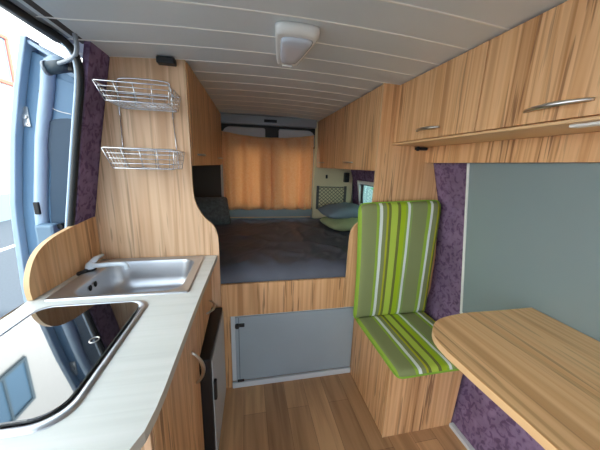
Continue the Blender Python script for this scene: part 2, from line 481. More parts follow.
# side window by the bed
bm = new()
def wf(z, y): return rightx(z)
for (y0, y1, z0, z1) in ((WY0, WY1, WZ0-.035, WZ0), (WY0, WY1, WZ1, WZ1+.035), (WY0-.035, WY0, WZ0-.035, WZ1+.035), (WY1, WY1+.035, WZ0-.035, WZ1+.035)):
    xm = rightx((z0+z1)/2); quad = [(rightx(z0)-.014, z0), (rightx(z1)-.014, z1), (rightx(z1)+.024, z1), (rightx(z0)+.024, z0)]
    prism(bm, quad, 'Y', y0, y1, .003)
win = struct('window_3', bm, WHITE)
bm = new(); box(bm, 1.246, 1.250, WY0, WY1, WZ0, WZ1); ob('glass', bm, thin_glass('green_tinted_glass', (.80, .97, .88, 1)), win)
bm = new()
for (y0, y1, z0, z1) in ((WY1-.028, WY1, WZ0, WZ1), (WY0, WY0+.03, WZ0, WZ1), (WY0+.03, WY1-.045, WZ1-.012, WZ1)): box(bm, 1.232, 1.246, y0, y1, z0, z1)
ob('window_seal', bm, RUBBER, win)
# baseboard on the right
bm = new(); box(bm, 1.108, 1.135, YF, 1.0, .0, .022, .003); struct('baseboard_right', bm, ALU)
# cab end: header over the cab, low bulkhead
bm = new(); box(bm, -.86, 1.3, YF-.04, YF, 1.62, 1.96); box(bm, -.86, 1.3, YF-.04, YF, -.05, .55); struct('wall_front', bm, VAN)

# ------------------------------------------------------------------ outside
GZ = -.70
bm = new(); quadify(bm, [(-30, -30, GZ), (30, -30, GZ), (30, 40, GZ), (-30, 40, GZ)], [(0, 1, 2, 3)]); struct('street_ground', bm, ASPH)
bm = new(); box(bm, -5.62, -5.50, -20, 35, GZ, GZ+.01); struct('road_marking', bm, ROADW)
BX = -8.0
bt = thing('white_building', 'white rendered building across the street with red framed windows', 'building', (BX, 8, GZ))
bm = new(); box(bm, BX-6, BX, -14, 30, GZ, 11.5); ob('facade', bm, BUILDW, bt)
bm = new(); box(bm, BX-.02, BX+.05, -14, 30, GZ, .18, .01); ob('plinth', bm, PLINTH, bt)
for (wy0, wy1, wz0, wz1) in ((10.2, 11.9, 3.95, 5.3), (6.2, 7.7, 3.95, 5.3), (2.2, 3.7, 3.95, 5.3), (8.2, 9.9, 7.6, 9.2), (4.2, 5.9, 7.6, 9.2), (.2, 1.9, 7.6, 9.2)):
    bm = new()
    for (a, b, c, d) in ((wy0-.12, wy1+.12, wz0-.12, wz0), (wy0-.12, wy1+.12, wz1, wz1+.12), (wy0-.12, wy0, wz0, wz1), (wy1, wy1+.12, wz0, wz1), ((wy0+wy1)/2-.04, (wy0+wy1)/2+.04, wz0, wz1)):
        box(bm, BX-.02, BX+.08, a, b, c, d, .01)
    f = ob('window', bm, REDW if wz0 < 5 else PLINTH, bt)
    bm = new(); box(bm, BX-.02, BX+.03, wy0, wy1, wz0, wz1); ob('pane', bm, WPANE, f)
# greenery outside the bed window, enlarged into a tree to block sun on the bed
def blob(bm, c, rad, n, leaf):
    for _ in range(n):
        d = Vector((random.gauss(0, 1), random.gauss(0, 1), random.gauss(0, 1))).normalized()*random.uniform(.55, 1)
        p = Vector(c)+Vector((d.x*rad[0], d.y*rad[1], d.z*rad[2]))
        a = Vector((random.gauss(0, 1), random.gauss(0, 1), random.gauss(0, 1))).normalized(); b = a.orthogonal().normalized()
        q = [p+a*leaf, p+b*leaf*.5, p-a*leaf, p-b*leaf*.5]
        bm.faces.new([bm.verts.new(x) for x in q])
sh = thing('sun_blocking_tree', 'greenery outside the small bed window, enlarged into a tree to block the sun', 'tree', (4.2, 3.9, GZ))
bm = new(); blob(bm, (4.2, 3.9, 2.2), (1.4, 3.8, 2.7), 12000, .22); ob('foliage', bm, GREENOUT, sh, recalc=False)
bm = new(); tube(bm, [(4.2, 3.9, GZ), (4.22, 3.92, 1.0), (4.15, 3.9, 3.0)], [.14, .11, .05]); ob('trunk', bm, mat('bark', (96, 78, 60), .9), sh)

# ================================================================== SLIDING DOOR SIDE
d = thing('van_door', 'open van door, grey-blue partly from sky light in its colour, outside the doorway with rubber seal edge', 'door', (-.95, 1.5, -.3))
def doorx(z):   # outer edge of the door follows the curved van side
    P = [(-.35, -1.06), (.3, -1.12), (.75, -1.13), (1.17, -1.105), (1.495, -1.048), (1.75, -.985), (1.93, -.932)]
    for (a, xa), (b, xb) in zip(P, P[1:]):
        if z <= b: return xa+(xb-xa)*(z-a)/(b-a)
    return P[-1][1]
def door_in(z): return leftx(z)-.05
def doorshape(off_out, z0, ztop_out, ztop_in, off_in=0):
    zo = [z0+(ztop_out-z0)*k/18 for k in range(19)]
    zi = [z0+(ztop_in-z0)*k/12 for k in range(13)]
    return [(doorx(z)+off_out, z) for z in zo]+[(door_in(z)-off_in, z) for z in zi[::-1]]
bm = new(); prism(bm, doorshape(0, -.35, 1.93, 1.80), 'Y', 1.56, 1.60, .004); ob('outer_skin', bm, PAINT, d)
def strip(bm, o0, o1, y0, y1, z0, z1):
    zs = [z0+(z1-z0)*k/22 for k in range(23)]
    pts = [(doorx(z)+o0, z) for z in zs]+[(doorx(z)+o1, z) for z in zs[::-1]]
    prism(bm, pts, 'Y', y0, y1, .004)
bm = new(); strip(bm, 0, .024, 1.48, 1.56, -.35, 1.925)
prism(bm, [(-.93, 1.926), (-.915, 1.90), (-.70, 1.765), (-.70, 1.79)], 'Y', 1.49, 1.56, .003)
ob('edge_rim', bm, PAINT, d)
bm = new(); prism(bm, doorshape(.024, -.35, 1.88, 1.775), 'Y', 1.52, 1.56, .003); ob('step_panel', bm, PAINTD, d)
path = [(doorx(z)+.112, 1.505, z) for z in [-.3+(1.74+.3)*k/26 for k in range(27)]]
path += smoothpts([(-.868, 1.505, 1.78), (-.858, 1.505, 1.825), (-.83, 1.505, 1.845), (-.79, 1.505, 1.825), (-.70, 1.505, 1.77)], 2)
bm = new(); tube(bm, path, .027, 10); ob('inner_ridge', bm, PAINT, d)
bm = new(); prism(bm, [(doorx(z)+.125, z) for z in [-.3+2.08*k/12 for k in range(13)]]+[(-.70, 1.74), (-.80, 1.3), (door_in(.9), .9), (door_in(0), 0), (door_in(0), -.3)], 'Y', 1.512, 1.52, .002); ob('door_lining', bm, PAINTD, d)
bm = new(); prism(bm, smoothpts([(doorx(.95)+.15, .95), (doorx(1.2)+.15, 1.2), (doorx(1.4)+.152, 1.4), (-.925, 1.55), (-.885, 1.592), (-.83, 1.603), (-.78, 1.60)], 1)+[(-.79, 1.3), (-.86, .95)], 'Y', 1.500, 1.511, .003); ob('inner_cover', bm, mat('sky_tinted_cover', (42, 68, 90), .5), d)  # dark cover, blue of the sky light mixed into its colour
bm = new(); box(bm, -.912, -.888, 1.495, 1.512, 1.655, 1.717, .004); ob('striker', bm, BLACK, d)
bm = new(); box(bm, -1.00, -.978, 1.470, 1.484, 1.15, 1.21, .004); ob('striker', bm, BLACK, d)
bm = new(); box(bm, -.995, -.915, 1.44, 1.498, .93, 1.105, .012); ob('lock_box', bm, mat('slate_plastic', (112, 140, 162), .5), d)
bm = new(); disc(bm, (-.905, 1.47, 1.09), 'Y', .013, .03); ob('lock_button', bm, BLACK, d)
bm = new(); box(bm, -1.005, -.975, 1.512, 1.519, 1.557, 1.645, .002); disc(bm, (-.99, 1.505, 1.60), 'Y', .010, .01, 12); disc(bm, (-.99, 1.508, 1.568), 'Y', .005, .006, 10); disc(bm, (-.99, 1.508, 1.634), 'Y', .005, .006, 10); ob('latch_plate', bm, SATIN, d)
bm = new(); tube(bm, smoothpts([(-.895, 1.508, 1.69), (-.888, 1.506, 1.655), (-.855, 1.506, 1.632), (-.80, 1.506, 1.622)], 2), .0025, 6); ob('pull_cable', bm, WHITE, d)
# roller arm from the header to the door
ra = thing('roller_arm', 'grey curved roller arm with dark cylinder linking door and ceiling rail', 'door arm', (-.66, 1.32, 1.87))
bm = new(); tube(bm, smoothpts([(-.622, 1.27, 1.885), (-.622, 1.275, 1.83), (-.645, 1.30, 1.812), (-.69, 1.34, 1.805), (-.745, 1.375, 1.80)], 2), .010, 8, flat=.8); ob('arm', bm, GREYMET, ra)
bm = new(); tube(bm, [(-.80, 1.40, 1.785), (-.72, 1.40, 1.802)], .025, 16); ob('roller', bm, mat('slate_roller', (62, 78, 90), .5), ra)
bm = new(); tube(bm, [(-.812, 1.40, 1.783), (-.80, 1.40, 1.785)], .028, 16); ob('roller_cap', bm, GREYMET, ra)
bm = new(); box(bm, -.722, -.70, 1.38, 1.42, 1.775, 1.83, .005); ob('bracket', bm, BLACK, ra)
# pillar seal: black rubber bead and blue-grey metal edge
ps = thing('door_seal', 'black rubber seal with grey metal edge running down the door pillar', 'door seal', (-.76, 1.32, 0))
def sealpath(dx, y):
    p = [(leftx(z)-.016+dx, y, z) for z in [.03, .3, .6, .9, 1.05, 1.2, 1.35, 1.5, 1.62, 1.70]]
    p += [(-.645+dx*.9, y-.002, 1.76), (-.645+dx*.8, y-.01, 1.81), (-.655+dx*.7, y-.03, 1.845), (-.675+dx*.6, y-.07, 1.862), (-.70+dx*.4, y-.2, 1.866), (-.705+dx*.4, -.4, 1.866)]
    return smoothpts(p, 2)
bm = new(); tube(bm, sealpath(0, 1.322), .013, 8); ob('rubber_bead', bm, RUBBER, ps)
bm = new(); tube(bm, sealpath(-.022, 1.335)[:-12], .008, 8); ob('metal_edge', bm, PAINT, ps)

# ================================================================== KITCHEN
def lf(a, b, y):  # worktop front line, drifting slightly
    return a
# wood partition between kitchen and bed (baskets hang on it)
S_ = smoothpts([(-.275, 1.45), (-.277, 1.26), (-.262, 1.19), (-.225, 1.125), (-.178, 1.085), (-.158, 1.03), (-.155, .96), (-.155, .915)], 2)
pts = [(leftx(1.88)+.004, 1.874), (-.55, arch(-.55)-.003), (-.40, arch(-.4)-.003), (-.275, arch(-.275)-.003)]+S_+[(-.155, .0), (leftx(0)+.004, 0), (leftx(.5)+.004, .5), (leftx(.95)+.004, .95), (leftx(1.12)+.004, 1.12), (leftx(1.5)+.004, 1.5)]
t = thing('partition_panel', 'pale wood partition with S-curved edge behind the sink, wire baskets on it', 'panel', (-.5, 1.485, 0))
bm = new(); prism(bm, pts, 'Y', 1.476, 1.494, .0, 0, 1); ob('board', bm, [W_PALE, EDGE], t)

# worktop
wt = thing('worktop', 'pale grain-patterned worktop with rounded front corner', 'worktop', (-.5, .9, .88))
edge = [(-.166, 1.474), (-.183, 1.01), (-.187, .83), (-.190, .65), (-.191, .56), (-.194, .50), (-.20, .455), (-.215, .42), (-.245, .385), (-.30, .36), (-.36, .352), (-.45, .35)]
SX0, SX1, SY0, SY1 = -.730, -.230, 1.03, 1.463      # sink deck
HX0, HX1, HY0, HY1 = -.715, -.352, .485, .990       # hob
out = edge+[(-.775, .35), (-.785, 1.0), (-.785, 1.474)]
bm = new()
# top face cut around sink and hob: built from strips
def wfront(y):
    for (xa, ya), (xb, yb) in zip(edge, edge[1:]):
        if ya >= y >= yb: return xa+(xb-xa)*(y-ya)/(yb-ya) if ya != yb else xa
    return -.45
b2 = bmesh.new()
ZT, ZB = .91, .882
def tri(pts2):
    A = [b2.verts.new((x, y, ZT)) for x, y in pts2]; b2.faces.new(A)
ySt = sorted({.35, .352, .36, .385, .42, .455, HY0+.02, .56, .65, .83, HY1-.02, SY0+.02, SY1-.02, 1.474})
def back(y): return -.775 if y < 1.0 else -.785
def cellrows(y0, y1, holes):
    xl0, xl1 = back(y0), back(y1)
    xr0, xr1 = wfront(y0), wfront(y1)
    cuts = [(xl0, xl1)]
    for a, b in holes: cuts += [(a, a), (b, b)]
    cuts.append((xr0, xr1))
    for i in range(0, len(cuts), 2):
        (a0, a1), (c0, c1) = cuts[i], cuts[i+1]
        tri([(a0, y0), (c0, y0), (c1, y1), (a1, y1)])
for y0, y1 in zip(ySt, ySt[1:]):
    ym = (y0+y1)/2
    holes = []
    if HY0+.02 <= ym <= HY1-.02: holes = [(HX0+.02, HX1-.02)]
    if SY0+.02 <= ym <= SY1-.02: holes = [(SX0+.02, SX1-.02)]
    cellrows(y0, y1, holes)
merge(bm, b2)
n = len(out)
A = [bm.verts.new((x, y, ZT)) for x, y in out]; B = [bm.verts.new((x, y, ZB)) for x, y in out]
for i in range(n):
    f = bm.faces.new([A[i], A[(i+1) % n], B[(i+1) % n], B[i]]); f.material_index = 1
bmesh.ops.remove_doubles(bm, verts=bm.verts[:], dist=1e-5)
ob('slab', bm, [TOP, TOPEDGE], wt, recalc=True)

# splash board with the arched top
bm = new()
sp = smoothpts([(1.042, .912), (1.037, .96), (1.054, 1.02), (1.096, 1.075), (1.17, 1.108), (1.28, 1.124), (1.40, 1.134), (1.474, 1.138)], 2)+[(1.474, .912)]
b2 = bmesh.new()
prism(b2, sp, 'X', 0, .018, .0, 0, 1)
for v in b2.verts: v.co.x += -.785+(v.co.y-1.03)/(1.474-1.03)*.022
mb = {v: bm.verts.new(v.co) for v in b2.verts}
for f in b2.faces:
    nf = bm.faces.new([mb[v] for v in f.verts]); nf.material_index = f.material_index
b2.free()
ob('splash_board', bm, [W_Z2, EDGE], None, 'wood splash board with arched top between sink and doorway', 'board')

# sink
sk = thing('sink', 'stainless steel sink with rounded bowl set in the pale worktop', 'sink', (-.49, 1.25, .9))
BX0, BX1, BY0, BY1 = -.672, -.272, 1.062, 1.436
def ring(bm, pts, z): return [bm.verts.new((x, y, z)) for x, y in pts]
def bridge(bm, A, B, mi=0, sm=True):
    n = len(A)
    for i in range(n):
        f = bm.faces.new([A[i], A[(i+1) % n], B[(i+1) % n], B[i]]); f.material_index = mi; f.smooth = sm
bm = new()
R0 = ring(bm, rrect(SX0, SX1, SY0, SY1, .012, 8), .910)
R1 = ring(bm, rrect(SX0+.002, SX1-.002, SY0+.002, SY1-.002, .012, 8), .9155)
R1b = ring(bm, rrect(SX0+.008, SX1-.008, SY0+.008, SY1-.008, .012, 8), .9155)
R1c = ring(bm, rrect(SX0+.012, SX1-.012, SY0+.012, SY1-.012, .012, 8), .9125)
R2 = ring(bm, rrect(BX0-.008, BX1+.008, BY0-.008, BY1+.008, .075, 8), .9125)
R3 = ring(bm, rrect(BX0, BX1, BY0, BY1, .07, 8), .906)
bridge(bm, R0, R1); bridge(bm, R1, R1b); bridge(bm, R1b, R1c); bridge(bm, R1c, R2); bridge(bm, R2, R3)
ob('deck', bm, STEEL, sk)
bm = new()
prev = ring(bm, rrect(BX0, BX1, BY0, BY1, .07, 8), .906)
for ins, z in ((.004, .89), (.010, .82), (.018, .785), (.034, .768), (.07, .762)):
    q = ring(bm, rrect(BX0+ins, BX1-ins, BY0+ins, BY1-ins, .07, 8), z); bridge(bm, prev, q); prev = q
f = bm.faces.new(prev); f.smooth = True
ob('bowl', bm, STEEL, sk)
bm = new(); disc(bm, (-.48, 1.25, .762), 'Z', .035, .003, 24, 0, .001); ob('drain', bm, CHROME, sk)
for y in (1.20, 1.24):
    bm = new(); b2 = bmesh.new(); bmesh.ops.create_uvsphere(b2, u_segments=12, v_segments=8, radius=1)
    for v in b2.verts: v.co = Vector((BX0+.0075+v.co.x*.004, y+v.co.y*.011, .876+v.co.z*.013))
    merge(bm, b2); ob('overflow_hole', bm, BLACK, sk)
# tap
tp = thing('tap', 'pale mixer tap with a straight spout and black base on the sink deck', 'tap', (-.70, 1.33, .9125))
bm = new(); disc(bm, (-.718, 1.318, .9125), 'Z', .024, .010, 24, 0, .003); tube(bm, [(-.724, 1.30, .916), (-.738, 1.262, .916)], .011, 10); ob('base', bm, BLACK, tp)
bm = new(); tube(bm, [(-.718, 1.318, .920), (-.717, 1.319, .930), (-.715, 1.322, .944), (-.714, 1.324, .952)], [.021, .0215, .019, .010], 18); ob('body', bm, mat('pale_blue_plastic', (214, 224, 232), .25), tp)
bm = new(); tube(bm, smoothpts([(-.715, 1.316, .934), (-.665, 1.312, .937), (-.61, 1.308, .941), (-.572, 1.304, .942), (-.560, 1.303, .936), (-.558, 1.303, .918)], 2), .011, 14); ob('spout', bm, bpy.data.materials['pale_blue_plastic'], tp)
bm = new(); tube(bm, [(-.716, 1.325, .944), (-.712, 1.365, .956), (-.700, 1.40, .960)], [.017, .015, .009], 12, flat=.6); ob('lever', bm, bpy.data.materials['pale_blue_plastic'], tp)

# hob with glass lid
hb = thing('hob', 'built-in hob under a black glass lid with steel rim', 'hob', (-.53, .74, .91))
bm = new()
HR = (.02, .06, .05, .05)
r0 = ring(bm, rrect(HX0, HX1, HY0, HY1, HR, 8), .909)
r1 = ring(bm, rrect(HX0+.002, HX1-.002, HY0+.002, HY1-.002, HR, 8), .9145)
r2_ = ring(bm, rrect(HX0+.014, HX1-.014, HY0+.014, HY1-.014, HR, 8), .9165)
r3_ = ring(bm, rrect(HX0+.02, HX1-.02, HY0+.02, HY1-.02, HR, 8), .905)
bridge(bm, r0, r1); bridge(bm, r1, r2_); bridge(bm, r2_, r3_); bm.faces.new(r3_)
ob('steel_rim', bm, STEEL, hb)
bm = new(); prism(bm, rrect(HX0+.024, HX1-.024, HY0+.024, HY1-.024, (.02, .05, .045, .045), 8), 'Z', .912, .920, .0015); ob('glass_lid', bm, BGLASS, hb)
bm = new()
tube(bm, [(-.428+.011*cos(a), .752+.013*sin(a), .9205) for a in [k*2*pi/24 for k in range(24)]], .0016, 8, True); ob('lid_ring', bm, SATIN, hb)

# bow handle builder
def bow(bm, p0, p1, outv, h, r0=.0045, n=14, width=1.0):
    p0, p1, o = Vector(p0), Vector(p1), Vector(outv)
    pts = []; rs = []
    for k in range(n+1):
        s = k/n
        pts.append(p0.lerp(p1, s)+o*(h*(sin(pi*s)**.7 if 0 < s < 1 else 0)))
        rs.append(r0*(.75+.5*sin(pi*s)))
    tube(bm, pts, rs, 8)

# kitchen base cabinet
CF = -.205
kc = thing('kitchen_cabinet', 'wood kitchen base cabinet with bow handles under the pale worktop', 'cabinet', (-.5, 1.0, 0))
bm = new()
box(bm, -.735, -.719, .505, 1.0, .06, .877); box(bm, -.719, CF-.018, .505, 1.0, .06, .076); box(bm, -.719, CF-.018, .985, 1.0, .076, .877)
box(bm, -.73, CF-.018, 1.0, 1.474, .600, .616); box(bm, CF-.034, CF-.018, 1.0, 1.474, .616, .877); box(bm, -.73, CF-.018, 1.457, 1.474, 0, .600)
box(bm, -.70, CF-.06, .52, 1.0, 0, .06)
ob('body', bm, [W_Z3], kc)
bm = new(); box(bm, -.735, CF-.0, .488, .505, .0, .877, .001); ob('end_panel', bm, W_PALE, kc)
bm = new(); box(bm, CF-.017, CF+.001, .508, 1.003, .065, .874, .0015); dr = ob('door', bm, W_Z, kc)
bm = new(); bow(bm, (CF, .885, .745), (CF, .935, .565), (1, -.1, 0), .035, .006); ob('handle', bm, SATIN, dr)
bm = new(); box(bm, CF-.017, CF+.001, 1.007, 1.472, .612, .874, .0015); dr = ob('drawer', bm, W_Z2, kc)
bm = new(); bow(bm, (CF, 1.24, .685), (CF, 1.37, .685), (1, 0, 0), .035, .0055); ob('handle', bm, SATIN, dr)

# fridge
fr = thing('fridge', 'compact fridge with grey front and black edge below the worktop drawer', 'fridge', (-.4, 1.25, 0))
bm = new(); box(bm, -.73, -.245, 1.02, 1.45, .0, .590, .004); ob('body', bm, BLACK, fr)
b2 = bmesh.new()
def fdoor(bm, x0, x1, y0, y1, z0, z1, bev, mi=0):
    t2 = bmesh.new(); box(t2, x0, x1, y0, y1, z0, z1, bev)
    merge(bm, t2, mi, Matrix.Translation((-.157, 1.02, 0)) @ Matrix.Rotation(radians(-2.0), 4, 'Z'))
b2.free()
bm = new(); fdoor(bm, -.066, -.004, 0, .432, .012, .596, .005); fdk = ob('door_frame', bm, BLACK, fr)
bm = new(); fdoor(bm, -.004, .001, .016, .42, .03, .575, .001); ob('front_panel', bm, FRIDGEF, fr)
bm = new(); fdoor(bm, .0, .014, .012, .034, .37, .47, .004); ob('handle', bm, BLACK, fr)

# ------------------------------------------------------------------ wire baskets (two hung on one rack)
rk = thing('wire_rack', 'chrome wire rack with two baskets hanging on the pale wood partition', 'wire rack', (-.45, 1.474, 1.4))
bm = new()
loop = smoothpts([(-.578, 1.468, 1.62), (-.578, 1.468, 1.77), (-.565, 1.468, 1.79), (-.36, 1.468, 1.79), (-.345, 1.468, 1.77), (-.345, 1.468, 1.62)], 2)
tube(bm, loop, .0032, 8)
ob('top_loop', bm, CHROME, rk)
for x, x2 in ((-.578, -.585), (-.345, -.335)):
    bm = new(); tube(bm, [(x, 1.468, 1.62), (x2, 1.470, 1.38)], .0026, 8); ob('side_wire', bm, CHROME, rk)
bm = new(); disc(bm, (-.338, 1.455, 1.725), 'Y', .008, .02, 12); ob('hook', bm, CHROME, rk)
def basket(zt, zb):
    bm = new()
    X0, X1, Ya, Yb = -.580, -.302, 1.262, 1.462
    x0, x1, ya, yb = -.556, -.316, 1.285, 1.455
    def lerp(k):   # k=0 top rim, 1 bottom
        return [(X0+(x0-X0)*k, Ya+(ya-Ya)*k), (X1+(x1-X1)*k, Ya+(ya-Ya)*k), (X1+(x1-X1)*k, Yb+(yb-Yb)*k), (X0+(x0-X0)*k, Yb+(yb-Yb)*k)]
    for k, rr_ in ((0, .003), (.25, .0017), (.5, .0017), (.75, .0017), (1, .0026)):
        q = lerp(k); z = zt+(zb-zt)*k
        tube(bm, [(x, y, z) for x, y in rrect(q[0][0], q[1][0], q[0][1], q[2][1], .012, 3)], rr_, 6, True)
    n = 4
    for i in range(n+1):
        s = i/n
        a, b = lerp(0), lerp(1)
        tube(bm, [(a[0][0]+(a[1][0]-a[0][0])*s, a[0][1], zt), (b[0][0]+(b[1][0]-b[0][0])*s, b[0][1], zb), (b[0][0]+(b[1][0]-b[0][0])*s, b[2][1], zb), (a[0][0]+(a[1][0]-a[0][0])*s, a[2][1], zt)], .0019, 6)
    for i in range(1, 6):
        s = i/6
        a, b = lerp(0), lerp(1)
        tube(bm, [(a[0][0], a[0][1]+(a[2][1]-a[0][1])*s, zt), (b[0][0], b[0][1]+(b[2][1]-b[0][1])*s, zb), (b[1][0], b[0][1]+(b[2][1]-b[0][1])*s, zb), (a[1][0], a[0][1]+(a[2][1]-a[0][1])*s, zt)], .0015, 6)
    for i in range(1, 15):
        x = x0+(x1-x0)*i/15; tube(bm, [(x, ya, zb), (x, yb, zb)], .0013, 5)
    ob('basket', bm, CHROME, rk)
basket(1.722, 1.655)
basket(1.468, 1.385)
bm = new(); box(bm, -.392, -.312, 1.432, 1.475, 1.858, 1.886, .005)
ob('corner_block', bm, BLACK, None, 'small black plastic block where the basket partition meets the ceiling', 'plastic block')

# ------------------------------------------------------------------ overhead cabinets
def overhead(name, label, front, back_, y0, y1, z0, ztop, doors, handles, mats, sgn, group=None):
    """FRONT x of doors, SGN direction the doors face"""
    t = thing(name, label, 'cabinet', ((front+back_)/2, (y0+y1)/2, z0), group)
    bm = new(); f2 = front-sgn*.018
    a, b = sorted((back_, f2))
    n = 6
    top = [(a+(b-a)*k/n, ztop(a+(b-a)*k/n)) for k in range(n+1)]
    prism(bm, [(a, z0)]+top+[(b, z0)], 'Y', y0, y1); ob('body', bm, mats[0], t)
    for i, (ya, yb) in enumerate(doors):
        bm = new(); a, b = sorted((front, f2+sgn*.001))
        zt = ztop(front)-.004
        box(bm, a, b, ya+.0022, yb-.0022, z0+.004 if name != 'x' else z0, zt, .0012)
        dd = ob('door', bm, mats[(i+1) % len(mats)], t)
        for (hy0, hy1, hz) in handles:
            if ya < (hy0+hy1)/2 < yb:
                bm = new(); bow(bm, (front, hy0, hz), (front, hy1, hz), (sgn, 0, 0), .028, .0056); ob('handle', bm, SATIN, dd)
    return t
CT = lambda x: arch(x)-.003
overhead('overhead_cabinet', 'long wood overhead cabinet above the grey panel and table', .85, 1.058, -.30, 1.474, 1.56, CT,
         [(-.30, .33), (.33, .895), (.895, 1.472)], [(.545, .715, 1.602), (1.09, 1.25, 1.606)], [W_Z, W_Z2, W_Z3, W_Z], -1)
overhead('overhead_cabinet', 'wood overhead cabinet above the bed on the window side', .762, 1.055, 1.496, 2.86, 1.40, CT,
         [(1.496, 2.30), (2.30, 2.86)], [(1.84, 2.0, 1.452), (2.56, 2.70, 1.452)], [W_Z2, W_Z3, W_Z], -1)
overhead('overhead_cabinet', 'shaded wood overhead cabinet above the bed behind the basket partition', -.243, -.60, 1.496, 2.86, 1.40, CT,
         [(1.496, 2.13), (2.13, 2.86)], [(1.62, 1.75, 1.462), (2.52, 2.66, 1.462)], [W_Z3, W_Z2, W_Z], 1)
_t = bpy.data.objects['overhead_cabinet.002']
for _o in [_t]+list(_t.children_recursive):
    if _o.type == 'MESH':
        for _v in _o.data.vertices:
            if _v.co.x > -.5: _v.co.x += -.026+.038*(_v.co.y-1.496)/1.364
# bottom board, valance, light strip on the near cabinet
bm = new(); box(bm, .848, 1.122, -.30, 1.474, 1.551, 1.5595, .001); ob('shelf_board', bm, [EDGE, W_Y], None, 'thin wood board forming the underside of the cabinet above the table', 'board')
bm = new(); box(bm, 1.085, 1.103, -.30, 1.474, 1.457, 1.550, .001); ob('valance_board', bm, W_Z3, None, 'wood strip board below the overhead cabinet at the top of the grey panel', 'board')
bm = new(); box(bm, .868, .90, .20, .60, 1.542, 1.5505, .003); ob('light_strip', bm, WHITE, None, 'slim silvery strip light under the overhead cabinet', 'strip light')
bm = new(); box(bm, 1.0, 1.075, 1.452, 1.474, 1.530, 1.546, .003); box(bm, 1.0, 1.014, 1.445, 1.458, 1.524, 1.549, .003)
ob('coat_hook', bm, BLACK, None, 'small black hook on the wood partition beneath the cabinet above the table', 'hook')

# ------------------------------------------------------------------ right partition
S2 = smoothpts([(.763, 1.45), (.766, 1.22), (.752, 1.165), (.705, 1.105), (.655, 1.07), (.632, 1.02), (.626, .95), (.626, .515)], 2)
pts = [(1.062, 1.874), (.763, arch(.763)-.003)]+S2+[(.706, .512), (.706, 0), (1.126, 0)]+[(rightx(z)-.004, z) for z in (.3, .6, .85, 1.2, 1.45, 1.6)]
t = thing('partition_panel', 'wood partition with S-curved edge behind the green striped cushion', 'panel', (.95, 1.485, 0))
bm = new(); prism(bm, pts, 'Y', 1.476, 1.494, 0, 0, 1); ob('board', bm, [W_Z3, EDGE], t)

# ------------------------------------------------------------------ bed
bf = thing('bed_front_rail', 'wood rail across the front of the bed above the grey hatch', 'bed rail', (.25, 1.485, .5))
bm = new(); box(bm, -.153, .624, 1.476, 1.494, .512, .722, .0015); ob('rail', bm, W_Z, bf)
bm = new(); box(bm, -.153, -.106, 1.476, 1.494, 0, .511, .001); ob('post', bm, W_Z2, bf)
bm = new(); box(bm, -.76, 1.13, 1.50, 2.84, .66, .69); ob('bed_platform', bm, W_Y, None, 'board platform under the charcoal mattress', 'bed base')
# mattress with rumpled charcoal sheet
mt = thing('mattress', 'mattress covered with a rumpled charcoal sheet', 'mattress', (.2, 2.2, .69))
def bedtop(uu, vv):
    x = -.74+uu*1.87; y = 1.502+vv*1.36
    z = .800
    e = min(1, (y-1.502)/.10)
    z -= .085*(1-math.sqrt(max(0, 1-(1-e)**2)))
    z += .028*max(0, (y-2.0)/.85)
    wv = Vector((x*2.2, y*2.2, 0))
    z += .014*noise.noise(wv)*e
    rid = 1-abs(noise.noise(Vector((x*3.2+y*1.6, y*2.0-x*1.1, 3.1))))
    z += .013*(max(0, rid-.78)/.22)*e
    rid2 = 1-abs(noise.noise(Vector((x*7-y*5, y*3.5+x*2, 9.1))))
    z += .007*(max(0, rid2-.8)/.2)*e
    return Vector((x, y, z))
bm = new(); V = grid(bm, bedtop, 110, 84)
# skirt down to the platform
def skirt(vs):
    lo = [bm.verts.new((v.co.x, v.co.y, .692)) for v in vs]
    for i in range(len(vs)-1):
        f = bm.faces.new([vs[i], vs[i+1], lo[i+1], lo[i]]); f.smooth = True
skirt([V[i][0] for i in range(111)]); skirt([V[i][84] for i in range(111)]); skirt(V[0]); skirt(V[110])
ob('sheet', bm, SHEET, mt)
def pillow(name, c, size, rot, M, label, n=4.0, puff=1, seed=0):
    bm = new()
    Mx = Matrix.Translation(c) @ Matrix.Rotation(rot[2], 4, 'Z') @ Matrix.Rotation(rot[1], 4, 'Y') @ Matrix.Rotation(rot[0], 4, 'X')
    N = 26
    def surf(sg):
        def fn(a, b):
            p, q = 2*a-1, 2*b-1
            e = max(0, (1-abs(p)**3.2)*(1-abs(q)**3.2))**.5
            m_ = max(abs(p), abs(q))
            if m_ > 0:
                f_ = m_/((abs(p)**9+abs(q)**9)**(1/9)); p *= f_; q *= f_
            e = max(0, 1-m_**3.2)**.5*max(.2, 1-min(abs(p), abs(q))**3)**.5
            x = p*size[0]/2*(1-.08*(q*q)*(1-p*p)); y = q*size[1]/2*(1-.0*(p*p)); x *= 1-.05*(1-q*q); y *= 1-.07*(1-p*p)
            z = sg*size[2]/2*e*(1+.18*noise.noise(Vector((p*1.8+seed, q*1.8, seed))))
            z += .006*noise.noise(Vector((p*5+seed, q*5, seed+4)))*e
            return Mx @ Vector((x, y, z))
        return fn
    grid(bm, surf(1), N, N); grid(bm, surf(-1), N, N)
    bmesh.ops.remove_doubles(bm, verts=bm.verts[:], dist=2e-4)
    return ob(name, bm, M, None, label, 'pillow')
pillow('pillow', (.965, 2.40, .880), (.45, .40, .13), (0, 0, .1), PILGR, 'pale green pillow beneath the blue-grey one on the bed', seed=2)
pillow('pillow', (.955, 2.47, .985), (.45, .36, .13), (.04, -.05, .12), PILG, 'blue-grey pillow on top of the pale green one by the net pocket', seed=5)
pillow('pillow', (-.36, 2.60, .965), (.44, .30, .17), (1.15, .05, .45), PILD, 'dark patterned pillow leaning in the shaded bed corner opposite the net pocket', seed=8)

